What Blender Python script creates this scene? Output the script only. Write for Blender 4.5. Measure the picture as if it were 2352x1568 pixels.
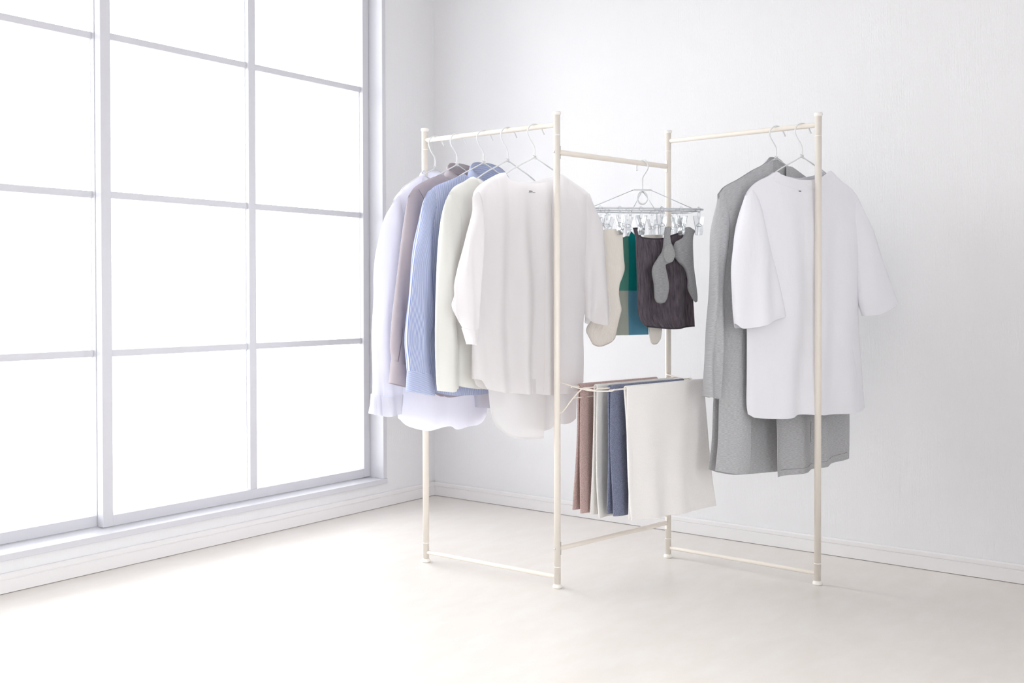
import bpy, bmesh, math, random
import numpy as np
from mathutils import Vector, Matrix, noise

for o in list(bpy.data.objects):
    bpy.data.objects.remove(o)
scene = bpy.context.scene
COL = scene.collection

# ------------------------------------------------------------------ camera
W, H = 2352.0, 1568.0
CAM = np.array([3.1055, -3.5758, 0.8940])
YAW, PITCH, ROLL = 0.6639, -0.0127, -0.0022
FPX, SX, SY = 2428.88, -54.41, -75.77
_f = np.array([-math.sin(YAW) * math.cos(PITCH), math.cos(YAW) * math.cos(PITCH), math.sin(PITCH)])
_r = np.array([math.cos(YAW), math.sin(YAW), 0.0])
_u = np.cross(_r, _f)
_r, _u = _r * math.cos(ROLL) + _u * math.sin(ROLL), -_r * math.sin(ROLL) + _u * math.cos(ROLL)
cam_data = bpy.data.cameras.new('camera')
cam = bpy.data.objects.new('camera', cam_data)
COL.objects.link(cam)
cam.matrix_world = Matrix(((_r[0], _u[0], -_f[0], CAM[0]), (_r[1], _u[1], -_f[1], CAM[1]),
                           (_r[2], _u[2], -_f[2], CAM[2]), (0, 0, 0, 1)))
cam_data.sensor_width = 36.0
cam_data.sensor_fit = 'HORIZONTAL'
cam_data.lens = FPX * 36.0 / W
cam_data.shift_x = -SX / W
cam_data.shift_y = SY / W
cam_data.clip_start = 0.05
scene.camera = cam

# ------------------------------------------------------------------ world, light, exposure
world = bpy.data.worlds.new('overcast_sky')
scene.world = world
world.use_nodes = True
_bg = world.node_tree.nodes['Background']
_tc = world.node_tree.nodes.new('ShaderNodeTexCoord')
_sp = world.node_tree.nodes.new('ShaderNodeSeparateXYZ')
_rp = world.node_tree.nodes.new('ShaderNodeValToRGB')        # even overcast sky over pale ground
_rp.color_ramp.elements[0].position, _rp.color_ramp.elements[1].position = 0.46, 0.54
_rp.color_ramp.elements[0].color = (0.54, 0.545, 0.55, 1)
_rp.color_ramp.elements[1].color = (0.955, 0.985, 1.0, 1)
_ma = world.node_tree.nodes.new('ShaderNodeMath')
_ma.operation = 'MULTIPLY_ADD'
_ma.inputs[1].default_value = _ma.inputs[2].default_value = 0.5
for _a, _b in ((_tc.outputs['Generated'], _sp.inputs[0]), (_sp.outputs['Z'], _ma.inputs[0]), (_ma.outputs[0], _rp.inputs[0]), (_rp.outputs[0], _bg.inputs[0])):
    world.node_tree.links.new(_a, _b)
_bg.inputs[1].default_value = 7.2
scene.view_settings.view_transform = 'Standard'
scene.view_settings.look = 'None'
scene.view_settings.gamma = 1.0
scene.view_settings.use_curve_mapping = False
scene.view_settings.exposure = 0.455
scene.cycles.max_bounces = 8
scene.cycles.diffuse_bounces = 5
scene.cycles.transparent_max_bounces = 24
scene.cycles.transmission_bounces = 8
scene.cycles.sample_clamp_indirect = 0.0


def portal(name, loc, rot, sx, sy):
    l = bpy.data.lights.new(name, 'AREA')
    l.shape = 'RECTANGLE'
    l.size, l.size_y = sx, sy
    l.cycles.is_portal = True
    o = bpy.data.objects.new(name, l)
    COL.objects.link(o)
    o.location, o.rotation_euler = loc, rot
    return o


# ------------------------------------------------------------------ helpers
def ray(x, y):
    return _f + _r * ((x - W / 2 - SX) / FPX) - _u * ((y - H / 2 - SY) / FPX)


def on_vert(x, y, A, D):
    """point of the vertical plane through A (xy) along D (xy) that lies behind picture point x, y"""
    d = ray(x, y)
    n = np.array([-D[1], D[0]])
    t = ((np.array(A[:2]) - CAM[:2]) @ n) / (d[:2] @ n)
    return CAM + t * d


def srgb(r, g, b):
    def c(v):
        v /= 255.0
        return v / 12.92 if v <= 0.04045 else ((v + 0.055) / 1.055) ** 2.4
    return (c(r), c(g), c(b), 1.0)


def add(name, bm, mat, parent=None, smooth=True):
    me = bpy.data.meshes.new(name)
    bmesh.ops.recalc_face_normals(bm, faces=bm.faces)
    bm.to_mesh(me)
    bm.free()
    if smooth:
        for p in me.polygons:
            p.use_smooth = True
    if mat:
        me.materials.append(mat)
    o = bpy.data.objects.new(name, me)
    COL.objects.link(o)
    if parent:
        o.parent = parent
        o.matrix_parent_inverse = parent.matrix_world.inverted()
    return o


def empty(name, loc):
    o = bpy.data.objects.new(name, None)
    COL.objects.link(o)
    o.location = loc
    o.empty_display_size = 0.05
    o.matrix_world = Matrix.Translation(loc)
    return o


def tag(o, label=None, cat=None, group=None, kind=None):
    if label: o['label'] = label
    if cat: o['category'] = cat
    if group: o['group'] = group
    if kind: o['kind'] = kind
    return o


def box(bm, x0, x1, y0, y1, z0, z1, bevel=0.0):
    r = bmesh.ops.create_cube(bm, size=1.0)
    vs = r['verts']
    for v in vs:
        v.co = Vector(((x0 + x1) / 2 + v.co.x * (x1 - x0), (y0 + y1) / 2 + v.co.y * (y1 - y0), (z0 + z1) / 2 + v.co.z * (z1 - z0)))
    if bevel:
        es = list({e for v in vs for e in v.link_edges})
        bmesh.ops.bevel(bm, geom=es, offset=bevel, segments=2, affect='EDGES', profile=0.6)


def obox(bm, c, ax, ay, az, hx, hy, hz, bevel=0.0):
    """box about c with half sizes along three axes"""
    c, ax, ay, az = [Vector(q) for q in (c, ax, ay, az)]
    r = bmesh.ops.create_cube(bm, size=2.0)
    vs = r['verts']
    for v in vs:
        v.co = c + ax * (v.co.x * hx) + ay * (v.co.y * hy) + az * (v.co.z * hz)
    if bevel:
        es = list({e for v in vs for e in v.link_edges})
        bmesh.ops.bevel(bm, geom=es, offset=bevel, segments=2, affect='EDGES', profile=0.6)


def tube(bm, pts, r, seg=10, closed=False, caps=True):
    pts = [Vector(p) for p in pts]
    n = len(pts)
    rs = r if isinstance(r, (list, tuple)) else [r] * n
    rings = []
    prev = None
    for i in range(n):
        if closed:
            t = (pts[(i + 1) % n] - pts[i - 1]).normalized()
        else:
            t = (pts[min(i + 1, n - 1)] - pts[max(i - 1, 0)]).normalized()
        if prev is None:
            a = Vector((0, 0, 1)) if abs(t.z) < 0.9 else Vector((1, 0, 0))
            prev = (a - t * a.dot(t)).normalized()
        else:
            prev = (prev - t * prev.dot(t)).normalized()
        b = t.cross(prev)
        rings.append([bm.verts.new(pts[i] + (prev * math.cos(2 * math.pi * k / seg) + b * math.sin(2 * math.pi * k / seg)) * rs[i]) for k in range(seg)])
    m = n if closed else n - 1
    for i in range(m):
        A, B = rings[i], rings[(i + 1) % n]
        for k in range(seg):
            bm.faces.new((A[k], A[(k + 1) % seg], B[(k + 1) % seg], B[k]))
    if caps and not closed:
        bm.faces.new(rings[0][::-1])
        bm.faces.new(rings[-1])


def lathe(bm, x, y, prof, seg=28):
    """prof: list of (radius, z)"""
    rings = []
    for r, z in prof:
        rings.append([bm.verts.new((x + r * math.cos(2 * math.pi * k / seg), y + r * math.sin(2 * math.pi * k / seg), z)) for k in range(seg)])
    for i in range(len(prof) - 1):
        for k in range(seg):
            bm.faces.new((rings[i][k], rings[i][(k + 1) % seg], rings[i + 1][(k + 1) % seg], rings[i + 1][k]))
    bm.faces.new(rings[0][::-1])
    bm.faces.new(rings[-1])


def smooth_path(pts, n):
    """Catmull-Rom through pts, n samples, even in arc length"""
    P = [np.array(p, float) for p in pts]
    if len(P) == 2:
        return [P[0] + (P[1] - P[0]) * i / (n - 1) for i in range(n)]
    Q = [2 * P[0] - P[1]] + P + [2 * P[-1] - P[-2]]
    fine = []
    for i in range(1, len(Q) - 2):
        a, b, c, d = Q[i - 1], Q[i], Q[i + 1], Q[i + 2]
        # centripetal-ish: limit tangents to avoid overshoot
        L = np.linalg.norm(c - b)
        t1 = (c - a) / max(np.linalg.norm(b - a) + L, 1e-9) * L
        t2 = (d - b) / max(np.linalg.norm(d - c) + L, 1e-9) * L
        for k in range(12):
            s = k / 12.0
            h1 = 2 * s ** 3 - 3 * s ** 2 + 1; h2 = s ** 3 - 2 * s ** 2 + s
            h3 = -2 * s ** 3 + 3 * s ** 2; h4 = s ** 3 - s ** 2
            fine.append(h1 * b + h2 * t1 + h3 * c + h4 * t2)
    fine.append(P[-1])
    F = np.array(fine)
    d = np.r_[0, np.cumsum(np.linalg.norm(np.diff(F, axis=0), axis=1))]
    out = []
    for i in range(n):
        q = d[-1] * i / (n - 1)
        out.append(np.array([np.interp(q, d, F[:, j]) for j in range(F.shape[1])]))
    return out


# ------------------------------------------------------------------ materials
def new_mat(name):
    m = bpy.data.materials.new(name)
    m.use_nodes = True
    nt = m.node_tree
    bsdf = nt.nodes['Principled BSDF']
    return m, nt, bsdf


def nd(nt, t, **kw):
    n = nt.nodes.new(t)
    for k, v in kw.items():
        setattr(n, k, v)
    return n


def coords(nt, scale, uv=False, rot=None):
    tc = nd(nt, 'ShaderNodeTexCoord')
    mp = nd(nt, 'ShaderNodeMapping')
    mp.inputs['Scale'].default_value = scale
    if rot: mp.inputs['Rotation'].default_value = rot
    nt.links.new(tc.outputs['UV' if uv else 'Object'], mp.inputs['Vector'])
    return mp.outputs['Vector']


def bump(nt, bsdf, height, strength, dist=0.002):
    b = nd(nt, 'ShaderNodeBump')
    b.inputs['Strength'].default_value = strength
    b.inputs['Distance'].default_value = dist
    nt.links.new(height, b.inputs['Height'])
    nt.links.new(b.outputs['Normal'], bsdf.inputs['Normal'])
    return b


def mixcol(nt, fac, a, b):
    m = nd(nt, 'ShaderNodeMix', data_type='RGBA')
    m.inputs[6].default_value = a
    m.inputs[7].default_value = b
    if hasattr(fac, 'is_output'):
        nt.links.new(fac, m.inputs[0])
    else:
        m.inputs[0].default_value = fac
    return m.outputs[2]


def plain(name, col, rough=0.5, metal=0.0, spec=0.5):
    m, nt, b = new_mat(name)
    b.inputs['Base Color'].default_value = col
    b.inputs['Roughness'].default_value = rough
    b.inputs['Metallic'].default_value = metal
    b.inputs['Specular IOR Level'].default_value = spec
    n = nd(nt, 'ShaderNodeTexNoise')
    n.inputs['Scale'].default_value = 60.0
    nt.links.new(coords(nt, (1, 1, 1)), n.inputs['Vector'])
    bump(nt, b, n.outputs['Fac'], 0.03, 0.001)
    return m


def ramp(nt, src, p0, p1, c0=(0, 0, 0, 1), c1=(1, 1, 1, 1)):
    r = nd(nt, 'ShaderNodeValToRGB')
    r.color_ramp.elements[0].position = p0
    r.color_ramp.elements[1].position = p1
    r.color_ramp.elements[0].color = c0
    r.color_ramp.elements[1].color = c1
    nt.links.new(src, r.inputs['Fac'])
    return r.outputs['Color']


def wallpaper():
    m, nt, b = new_mat('white_wallpaper')
    b.inputs['Base Color'].default_value = srgb(228, 227, 228)
    b.inputs['Roughness'].default_value = 0.85
    b.inputs['Specular IOR Level'].default_value = 0.25
    n1 = nd(nt, 'ShaderNodeTexNoise')
    n1.inputs['Scale'].default_value = 1.0
    n1.inputs['Detail'].default_value = 2.0
    nt.links.new(coords(nt, (230, 230, 9)), n1.inputs['Vector'])
    n2 = nd(nt, 'ShaderNodeTexNoise')
    n2.inputs['Scale'].default_value = 1.0
    nt.links.new(coords(nt, (420, 420, 60)), n2.inputs['Vector'])
    ad = nd(nt, 'ShaderNodeMath', operation='ADD')
    nt.links.new(n1.outputs['Fac'], ad.inputs[0])
    nt.links.new(n2.outputs['Fac'], ad.inputs[1])
    bump(nt, b, ad.outputs[0], 0.5, 0.0012)
    return m


def floor_mat():
    m, nt, b = new_mat('pale_floor')
    n1 = nd(nt, 'ShaderNodeTexNoise')
    n1.inputs['Scale'].default_value = 1.0
    n1.inputs['Detail'].default_value = 5.0
    n1.inputs['Roughness'].default_value = 0.6
    nt.links.new(coords(nt, (14, 6, 1), rot=(0, 0, 0.12)), n1.inputs['Vector'])
    c = mixcol(nt, ramp(nt, n1.outputs['Fac'], 0.38, 0.66), srgb(226, 219, 212), srgb(229, 224, 218))
    nt.links.new(c, b.inputs['Base Color'])
    b.inputs['Roughness'].default_value = 0.30
    b.inputs['Specular IOR Level'].default_value = 0.5
    n2 = nd(nt, 'ShaderNodeTexNoise')
    n2.inputs['Scale'].default_value = 1.0
    n2.inputs['Detail'].default_value = 3.0
    nt.links.new(coords(nt, (60, 14, 1)), n2.inputs['Vector'])
    bump(nt, b, n2.outputs['Fac'], 0.02, 0.001)
    return m


def fabric(name, col, col2=None, translucent=0.25, clear=0.0, weave=900.0, bumpn=0.15, rough=0.9, kind='plain', sheen=0.15, wrinkle=0.25):
    """cloth: Principled + light coming through it (+ open weave for sheer cloth)"""
    m, nt, b = new_mat(name)
    b.inputs['Roughness'].default_value = rough
    b.inputs['Specular IOR Level'].default_value = 0.15
    b.inputs['Sheen Weight'].default_value = sheen
    b.inputs['Sheen Roughness'].default_value = 0.5
    col2 = col2 or col
    colsock = None
    uv = coords(nt, (1, 1, 1), uv=True)
    sep = nd(nt, 'ShaderNodeSeparateXYZ')
    nt.links.new(uv, sep.inputs[0])
    hsock = None
    if kind in ('stripe', 'rib'):
        pitch = 0.0030 if kind == 'stripe' else 0.0024
        mu = nd(nt, 'ShaderNodeMath', operation='MULTIPLY')
        mu.inputs[1].default_value = 2 * math.pi / pitch
        nt.links.new(sep.outputs['X'], mu.inputs[0])
        si = nd(nt, 'ShaderNodeMath', operation='SINE')
        nt.links.new(mu.outputs[0], si.inputs[0])
        f = nd(nt, 'ShaderNodeMath', operation='MULTIPLY_ADD')
        f.inputs[1].default_value = 0.5
        f.inputs[2].default_value = 0.5
        nt.links.new(si.outputs[0], f.inputs[0])
        if kind == 'stripe':
            colsock = mixcol(nt, ramp(nt, f.outputs[0], 0.45, 0.7), col, col2)
        else:
            colsock = mixcol(nt, f.outputs[0], col2, col)
            hsock = f.outputs[0]
    elif kind == 'melange':
        n = nd(nt, 'ShaderNodeTexNoise')
        n.inputs['Scale'].default_value = 1.0
        n.inputs['Detail'].default_value = 4.0
        nt.links.new(coords(nt, (110, 800, 1), uv=True), n.inputs['Vector'])
        colsock = mixcol(nt, ramp(nt, n.outputs['Fac'], 0.36, 0.66), col, col2)
    elif kind == 'terry':
        n = nd(nt, 'ShaderNodeTexVoronoi')
        n.inputs['Scale'].default_value = 1.0
        nt.links.new(coords(nt, (420, 420, 420)), n.inputs['Vector'])
        n3 = nd(nt, 'ShaderNodeTexNoise')
        n3.inputs['Scale'].default_value = 420.0
        n3.inputs['Detail'].default_value = 3.0
        nt.links.new(coords(nt, (1, 1, 1)), n3.inputs['Vector'])
        colsock = mixcol(nt, ramp(nt, n3.outputs['Fac'], 0.35, 0.65), col, col2)
        hsock = n.outputs['Distance']
    elif kind == 'crinkle':
        n = nd(nt, 'ShaderNodeTexNoise')
        n.inputs['Scale'].default_value = 1.0
        n.inputs['Detail'].default_value = 5.0
        n.inputs['Roughness'].default_value = 0.65
        nt.links.new(coords(nt, (220, 22, 1), uv=True), n.inputs['Vector'])
        colsock = mixcol(nt, ramp(nt, n.outputs['Fac'], 0.35, 0.65), col, col2)
        hsock = n.outputs['Fac']
    elif kind == 'blocks':      # four colour fields of a colour-block handkerchief
        gx = nd(nt, 'ShaderNodeMath', operation='GREATER_THAN')
        gx.inputs[1].default_value = 0.092
        nt.links.new(sep.outputs['X'], gx.inputs[0])
        gy = nd(nt, 'ShaderNodeMath', operation='GREATER_THAN')
        gy.inputs[1].default_value = -0.9075
        so = nd(nt, 'ShaderNodeSeparateXYZ')
        nt.links.new(coords(nt, (1, 1, -1)), so.inputs[0])
        nt.links.new(so.outputs['Z'], gy.inputs[0])
        def mx(fac, A, B):
            q = nd(nt, 'ShaderNodeMix', data_type='RGBA')
            nt.links.new(fac, q.inputs[0])
            for s, v in ((6, A), (7, B)):
                if hasattr(v, 'is_output'): nt.links.new(v, q.inputs[s])
                else: q.inputs[s].default_value = v
            return q.outputs[2]
        topc = mx(gx.outputs[0], srgb(88, 144, 132), srgb(0, 128, 130))
        botc = mx(gx.outputs[0], srgb(168, 173, 163), srgb(94, 148, 172))
        colsock = mx(gy.outputs[0], topc, botc)
    if colsock is None:
        b.inputs['Base Color'].default_value = col
    else:
        nt.links.new(colsock, b.inputs['Base Color'])
    w = nd(nt, 'ShaderNodeTexNoise')
    w.inputs['Scale'].default_value = weave
    nt.links.new(coords(nt, (1, 1, 1)), w.inputs['Vector'])
    bmp = bump(nt, b, hsock or w.outputs['Fac'], bumpn, 0.002)
    wr = nd(nt, 'ShaderNodeTexNoise')
    wr.inputs['Scale'].default_value = 1.0
    wr.inputs['Detail'].default_value = 3.0
    wr.inputs['Distortion'].default_value = 0.6
    nt.links.new(coords(nt, (16, 7, 1), uv=True), wr.inputs['Vector'])
    bw = nd(nt, 'ShaderNodeBump')
    bw.inputs['Strength'].default_value = wrinkle
    bw.inputs['Distance'].default_value = 0.02
    nt.links.new(wr.outputs['Fac'], bw.inputs['Height'])
    nt.links.new(bw.outputs['Normal'], bmp.inputs['Normal'])
    out = nt.nodes['Material Output']
    last = b.outputs[0]
    if translucent > 0:
        tr = nd(nt, 'ShaderNodeBsdfTranslucent')
        if colsock is None: tr.inputs['Color'].default_value = col
        else: nt.links.new(colsock, tr.inputs['Color'])
        mx_ = nd(nt, 'ShaderNodeMixShader')
        mx_.inputs[0].default_value = translucent
        nt.links.new(last, mx_.inputs[1])
        nt.links.new(tr.outputs[0], mx_.inputs[2])
        last = mx_.outputs[0]
    if clear > 0:
        tp = nd(nt, 'ShaderNodeBsdfTransparent')
        mx_ = nd(nt, 'ShaderNodeMixShader')
        mx_.inputs[0].default_value = clear
        nt.links.new(last, mx_.inputs[1])
        nt.links.new(tp.outputs[0], mx_.inputs[2])
        last = mx_.outputs[0]
    nt.links.new(last, out.inputs['Surface'])
    return m


def clear_mat(name, tint, gloss, rough=0.1, body=0.0):
    """thin clear pane or plastic: mostly see-through with a little gloss and body"""
    m, nt, b = new_mat(name)
    tp = nd(nt, 'ShaderNodeBsdfTransparent')
    tp.inputs[0].default_value = tint
    gl = nd(nt, 'ShaderNodeBsdfGlossy')
    gl.inputs['Roughness'].default_value = rough
    fr = nd(nt, 'ShaderNodeFresnel')
    fr.inputs[0].default_value = 1.3 + gloss
    m1 = nd(nt, 'ShaderNodeMixShader')
    nt.links.new(fr.outputs[0], m1.inputs[0])
    nt.links.new(tp.outputs[0], m1.inputs[1])
    nt.links.new(gl.outputs[0], m1.inputs[2])
    m2 = nd(nt, 'ShaderNodeMixShader')
    m2.inputs[0].default_value = body
    tr = nd(nt, 'ShaderNodeBsdfTranslucent')
    tr.inputs[0].default_value = (0.9, 0.92, 0.95, 1)
    nt.links.new(m1.outputs[0], m2.inputs[1])
    nt.links.new(tr.outputs[0], m2.inputs[2])
    nt.links.new(m2.outputs[0], nt.nodes['Material Output'].inputs['Surface'])
    return m


M = {}
M['wall'] = wallpaper()
M['floor'] = floor_mat()
M['ceiling'] = plain('white_ceiling', srgb(224, 223, 223), 0.9)
M['trim'] = plain('white_trim', srgb(229, 226, 226), 0.45)
M['sash'] = plain('white_sash', srgb(204, 203, 208), 0.4)
M['pane'] = clear_mat('frosted_pane', (1, 1, 1, 1), 0.1, 0.3, 0.12)
M['rack'] = plain('ivory_steel', srgb(236, 228, 218), 0.35)
M['rack_plastic'] = plain('ivory_plastic', srgb(243, 239, 233), 0.4)
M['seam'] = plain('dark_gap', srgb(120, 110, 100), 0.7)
M['screw'] = plain('steel_screw', srgb(205, 205, 205), 0.25, 1.0)
M['hanger'] = plain('white_hanger_wire', srgb(222, 223, 224), 0.3)
M['alu'] = plain('aluminium_frame', srgb(206, 208, 212), 0.3, 0.35)
M['clip'] = clear_mat('clear_plastic', (0.985, 0.99, 0.995, 1), 0.05, 0.15, 0.12)
M['ink'] = plain('grey_print', srgb(110, 110, 110), 0.8)
M['w1'] = fabric('crisp_white_cotton', srgb(238, 238, 247), translucent=0.30)
M['mauve'] = fabric('mauve_cotton', srgb(186, 176, 181), translucent=0.15, wrinkle=0.3)
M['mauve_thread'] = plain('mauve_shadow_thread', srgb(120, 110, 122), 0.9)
M['stripe'] = fabric('blue_stripe_cotton', srgb(142, 156, 204), srgb(220, 224, 236), translucent=0.2, kind='stripe')
M['w4'] = fabric('ivory_cotton', srgb(235, 234, 229), translucent=0.25, wrinkle=0.3)
M['sheer'] = fabric('sheer_white_lawn', srgb(245, 242, 243), translucent=0.34, clear=0.15, wrinkle=0.22)
M['sheer_edge'] = plain('stitched_edge', srgb(224, 219, 217), 0.9)
M['sheer_hem'] = fabric('sheer_hem_lawn', srgb(240, 238, 238), translucent=0.40, clear=0.36, wrinkle=0.15)
M['grey'] = fabric('grey_melange_jersey', srgb(171, 171, 173), srgb(201, 201, 203), translucent=0.05, kind='melange')
M['tee'] = fabric('white_jersey', srgb(247, 246, 251), translucent=0.10, wrinkle=0.2)
M['brown'] = fabric('brown_terry', srgb(178, 149, 145), srgb(208, 183, 178), translucent=0.03, kind='terry', bumpn=0.7, wrinkle=0.1)
M['ltgrey'] = fabric('pale_terry', srgb(236, 233, 229), srgb(240, 237, 233), translucent=0.08, kind='terry', bumpn=0.5, wrinkle=0.1)
M['blue'] = fabric('slate_blue_terry', srgb(104, 109, 133), srgb(143, 148, 171), translucent=0.03, kind='terry', bumpn=0.7, wrinkle=0.1)
M['white_terry'] = fabric('white_terry', srgb(248, 244, 241), srgb(250, 247, 244), translucent=0.08, kind='terry', bumpn=0.3, wrinkle=0.12)
M['blocks'] = fabric('colour_block_cotton', (1, 1, 1, 1), translucent=0.2, kind='blocks')
M['charcoal'] = fabric('charcoal_crinkle', srgb(68, 61, 68), srgb(106, 97, 104), translucent=0.03, kind='crinkle', bumpn=0.5)
M['charcoal_hem'] = plain('charcoal_hem', srgb(60, 54, 62), 0.9)
M['sock_grey'] = fabric('grey_sock_knit', srgb(138, 138, 140), srgb(168, 168, 170), translucent=0.03, kind='melange')
M['grey_seam'] = plain('grey_seam_thread', srgb(138, 136, 136), 0.9)
M['sock_heel'] = fabric('pale_grey_heel_knit', srgb(150, 150, 150), srgb(172, 172, 172), translucent=0.03, kind='melange')
M['sock_ivory'] = fabric('ivory_rib_knit', srgb(238, 231, 223), srgb(226, 219, 211), translucent=0.08, kind='rib', bumpn=0.3)

# ------------------------------------------------------------------ room shell
RX, RY, RZ = 4.4, -5.2, 2.52            # far wall x, wall behind camera y, ceiling z
WY0, WY1 = -2.92, -0.342                # window opening along the left wall
WZ0, WZ1 = 0.12, 2.335
VY0, VY1, VZ0, VZ1 = -5.1, -2.4, 0.06, 2.15      # window added for fill light, in the wall opposite, outside the picture


def struct(name, bm, mat, label, cat, smooth=False):
    return tag(add(name, bm, mat, smooth=smooth), label, cat, kind='structure')


bm = bmesh.new()
box(bm, -0.25, RX + 0.15, RY - 0.15, 0.15, -0.12, 0.0)
struct('floor', bm, M['floor'], 'pale glossy cream floor of the bright room', 'floor')
bm = bmesh.new()
box(bm, -0.25, RX + 0.15, RY - 0.15, 0.15, RZ, RZ + 0.12)
struct('ceiling', bm, M['ceiling'], 'white ceiling above the room', 'ceiling')
bm = bmesh.new()
box(bm, -0.25, RX + 0.15, 0.0, 0.15, 0.0, RZ)
struct('wall_back', bm, M['wall'], 'white back wall with fine vertical ribbed wallpaper', 'wall')
bm = bmesh.new()
box(bm, RX, RX + 0.15, VY1, 0.0, 0.0, RZ)
box(bm, RX, RX + 0.15, RY, VY0, 0.0, RZ)
box(bm, RX, RX + 0.15, VY0, VY1, 0.0, VZ0)
box(bm, RX, RX + 0.15, VY0, VY1, VZ1, RZ)
struct('wall_right', bm, M['wall'], 'white side wall opposite the window', 'wall')
bm = bmesh.new()
box(bm, -0.25, RX + 0.15, RY - 0.15, RY, 0.0, RZ)
struct('wall_front', bm, M['wall'], 'white wall behind the viewer', 'wall')
bm = bmesh.new()
box(bm, -0.16, 0.0, WY1 + 0.0205, 0.0, 0.0, RZ)
box(bm, -0.16, 0.0, RY, WY0 - 0.0205, 0.0, RZ)
box(bm, -0.16, 0.0, WY0 - 0.0205, WY1 + 0.0205, 0.0, WZ0 - 0.0205)
box(bm, -0.16, 0.0, WY0 - 0.0205, WY1 + 0.0205, WZ1 + 0.0205, RZ)
struct('wall_left', bm, M['wall'], 'white wall around the tall window', 'wall')


def baseboard(name, horizontal, a, b, at, sgn, label):
    bm = bmesh.new()
    prof = [(0, 0.0016), (0.011, 0.0016), (0.011, 0.040), (0.0085, 0.0415), (0.0085, 0.043), (0.0105, 0.0445), (0.0105, 0.056), (0.007, 0.0605), (0, 0.0605)]
    ends = []
    for e in (a, b):
        ring = []
        for d, z in prof:
            ring.append(bm.verts.new((e, at + sgn * d, z) if horizontal else (at + sgn * d, e, z)))
        ends.append(ring)
    n = len(prof)
    for i in range(n - 1):
        bm.faces.new((ends[0][i], ends[0][i + 1], ends[1][i + 1], ends[1][i]))
    bm.faces.new(ends[0]); bm.faces.new(ends[1][::-1])
    return struct(name, bm, M['trim'], label, 'baseboard')


baseboard('baseboard_back', True, 0.0, RX, 0.0, -1, 'white baseboard along the foot of the back wall')
baseboard('baseboard_left', False, RY, 0.0, 0.0, 1, 'white baseboard under the tall window')

# ------------------------------------------------------------------ window
win = empty('window_1', (-0.08, (WY0 + WY1) / 2, WZ0))
tag(win, 'tall white framed sliding window with frosted panes', 'window', kind='structure')


def wpart(name, mat, *b, bev=0.0015, parent=None):
    bm = bmesh.new()
    for q in b: box(bm, *q, bevel=bev)
    return add(name, bm, mat, parent or win, smooth=False)


# lining and slim casing
wpart('sill', M['sash'], (-0.155, 0.016, WY0 - 0.02, WY1 + 0.021, WZ0 - 0.02, WZ0))
wpart('jamb_lining', M['sash'], (-0.155, 0.012, WY1, WY1 + 0.021, WZ0, WZ1 + 0.02))
wpart('jamb_lining', M['sash'], (-0.155, 0.012, WY0 - 0.02, WY0, WZ0, WZ1 + 0.02))
wpart('head_lining', M['sash'], (-0.155, 0.012, WY0, WY1, WZ1, WZ1 + 0.02))
RAILZ = (0.701, 1.233, 1.763)


def sash(xf, ya, yb, mull, stile_a, stile_b, thick=0.032):
    """sliding sash: front face at x = xf, from ya (left) to yb (right)"""
    s = empty('sash', (xf, (ya + yb) / 2, WZ0))
    s.parent = win
    s.matrix_parent_inverse = win.matrix_world.inverted()
    zb, zt = WZ0 + 0.003, WZ1 - 0.003
    rail = 0.036
    wpart('stile', M['sash'], (xf - thick, xf, ya, ya + stile_a, zb, zt), parent=s)
    wpart('stile', M['sash'], (xf - thick, xf, yb - stile_b, yb, zb, zt), parent=s)
    wpart('bottom_rail', M['sash'], (xf - thick, xf - 0.0005, ya + stile_a, yb - stile_b, zb, zb + rail), parent=s)
    wpart('top_rail', M['sash'], (xf - thick, xf - 0.0005, ya + stile_a, yb - stile_b, zt - rail, zt), parent=s)
    cols = [ya + stile_a] + [q for m_ in mull for q in (m_ - 0.0165, m_ + 0.0165)] + [yb - stile_b]
    for m_ in mull:
        wpart('mullion', M['sash'], (xf - thick, xf - 0.001, m_ - 0.0165, m_ + 0.0165, zb + rail, zt - rail), parent=s)
    zs = [zb + rail] + list(RAILZ) + [zt - rail]
    for i in range(0, len(cols), 2):
        c0, c1 = cols[i], cols[i + 1]
        for z in RAILZ:
            wpart('glazing_bar', M['sash'], (xf - 0.026, xf - 0.014, c0, c1, z - 0.0115, z + 0.0115), bev=0.001, parent=s)
        for k in range(len(zs) - 1):
            z0 = zs[k] + (0.0115 if k else 0)
            z1 = zs[k + 1] - (0.0115 if k < len(zs) - 2 else 0)
            wpart('pane', M['pane'], (xf - 0.024, xf - 0.019, c0, c1, z0, z1), bev=0, parent=s)
    return s


SASH_R, SASH_L = -0.066, -0.104
sash(SASH_R, -1.603, WY1 - 0.001, [-0.968], 0.038, 0.035)
sash(SASH_L, WY0 + 0.001, -1.566, [-2.25], 0.035, 0.037)
portal('window_portal', (-0.2, (WY0 + WY1) / 2, (WZ0 + WZ1) / 2), (0, -math.pi / 2, 0), WZ1 - WZ0 + 0.1, WY1 - WY0 + 0.1)

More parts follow.
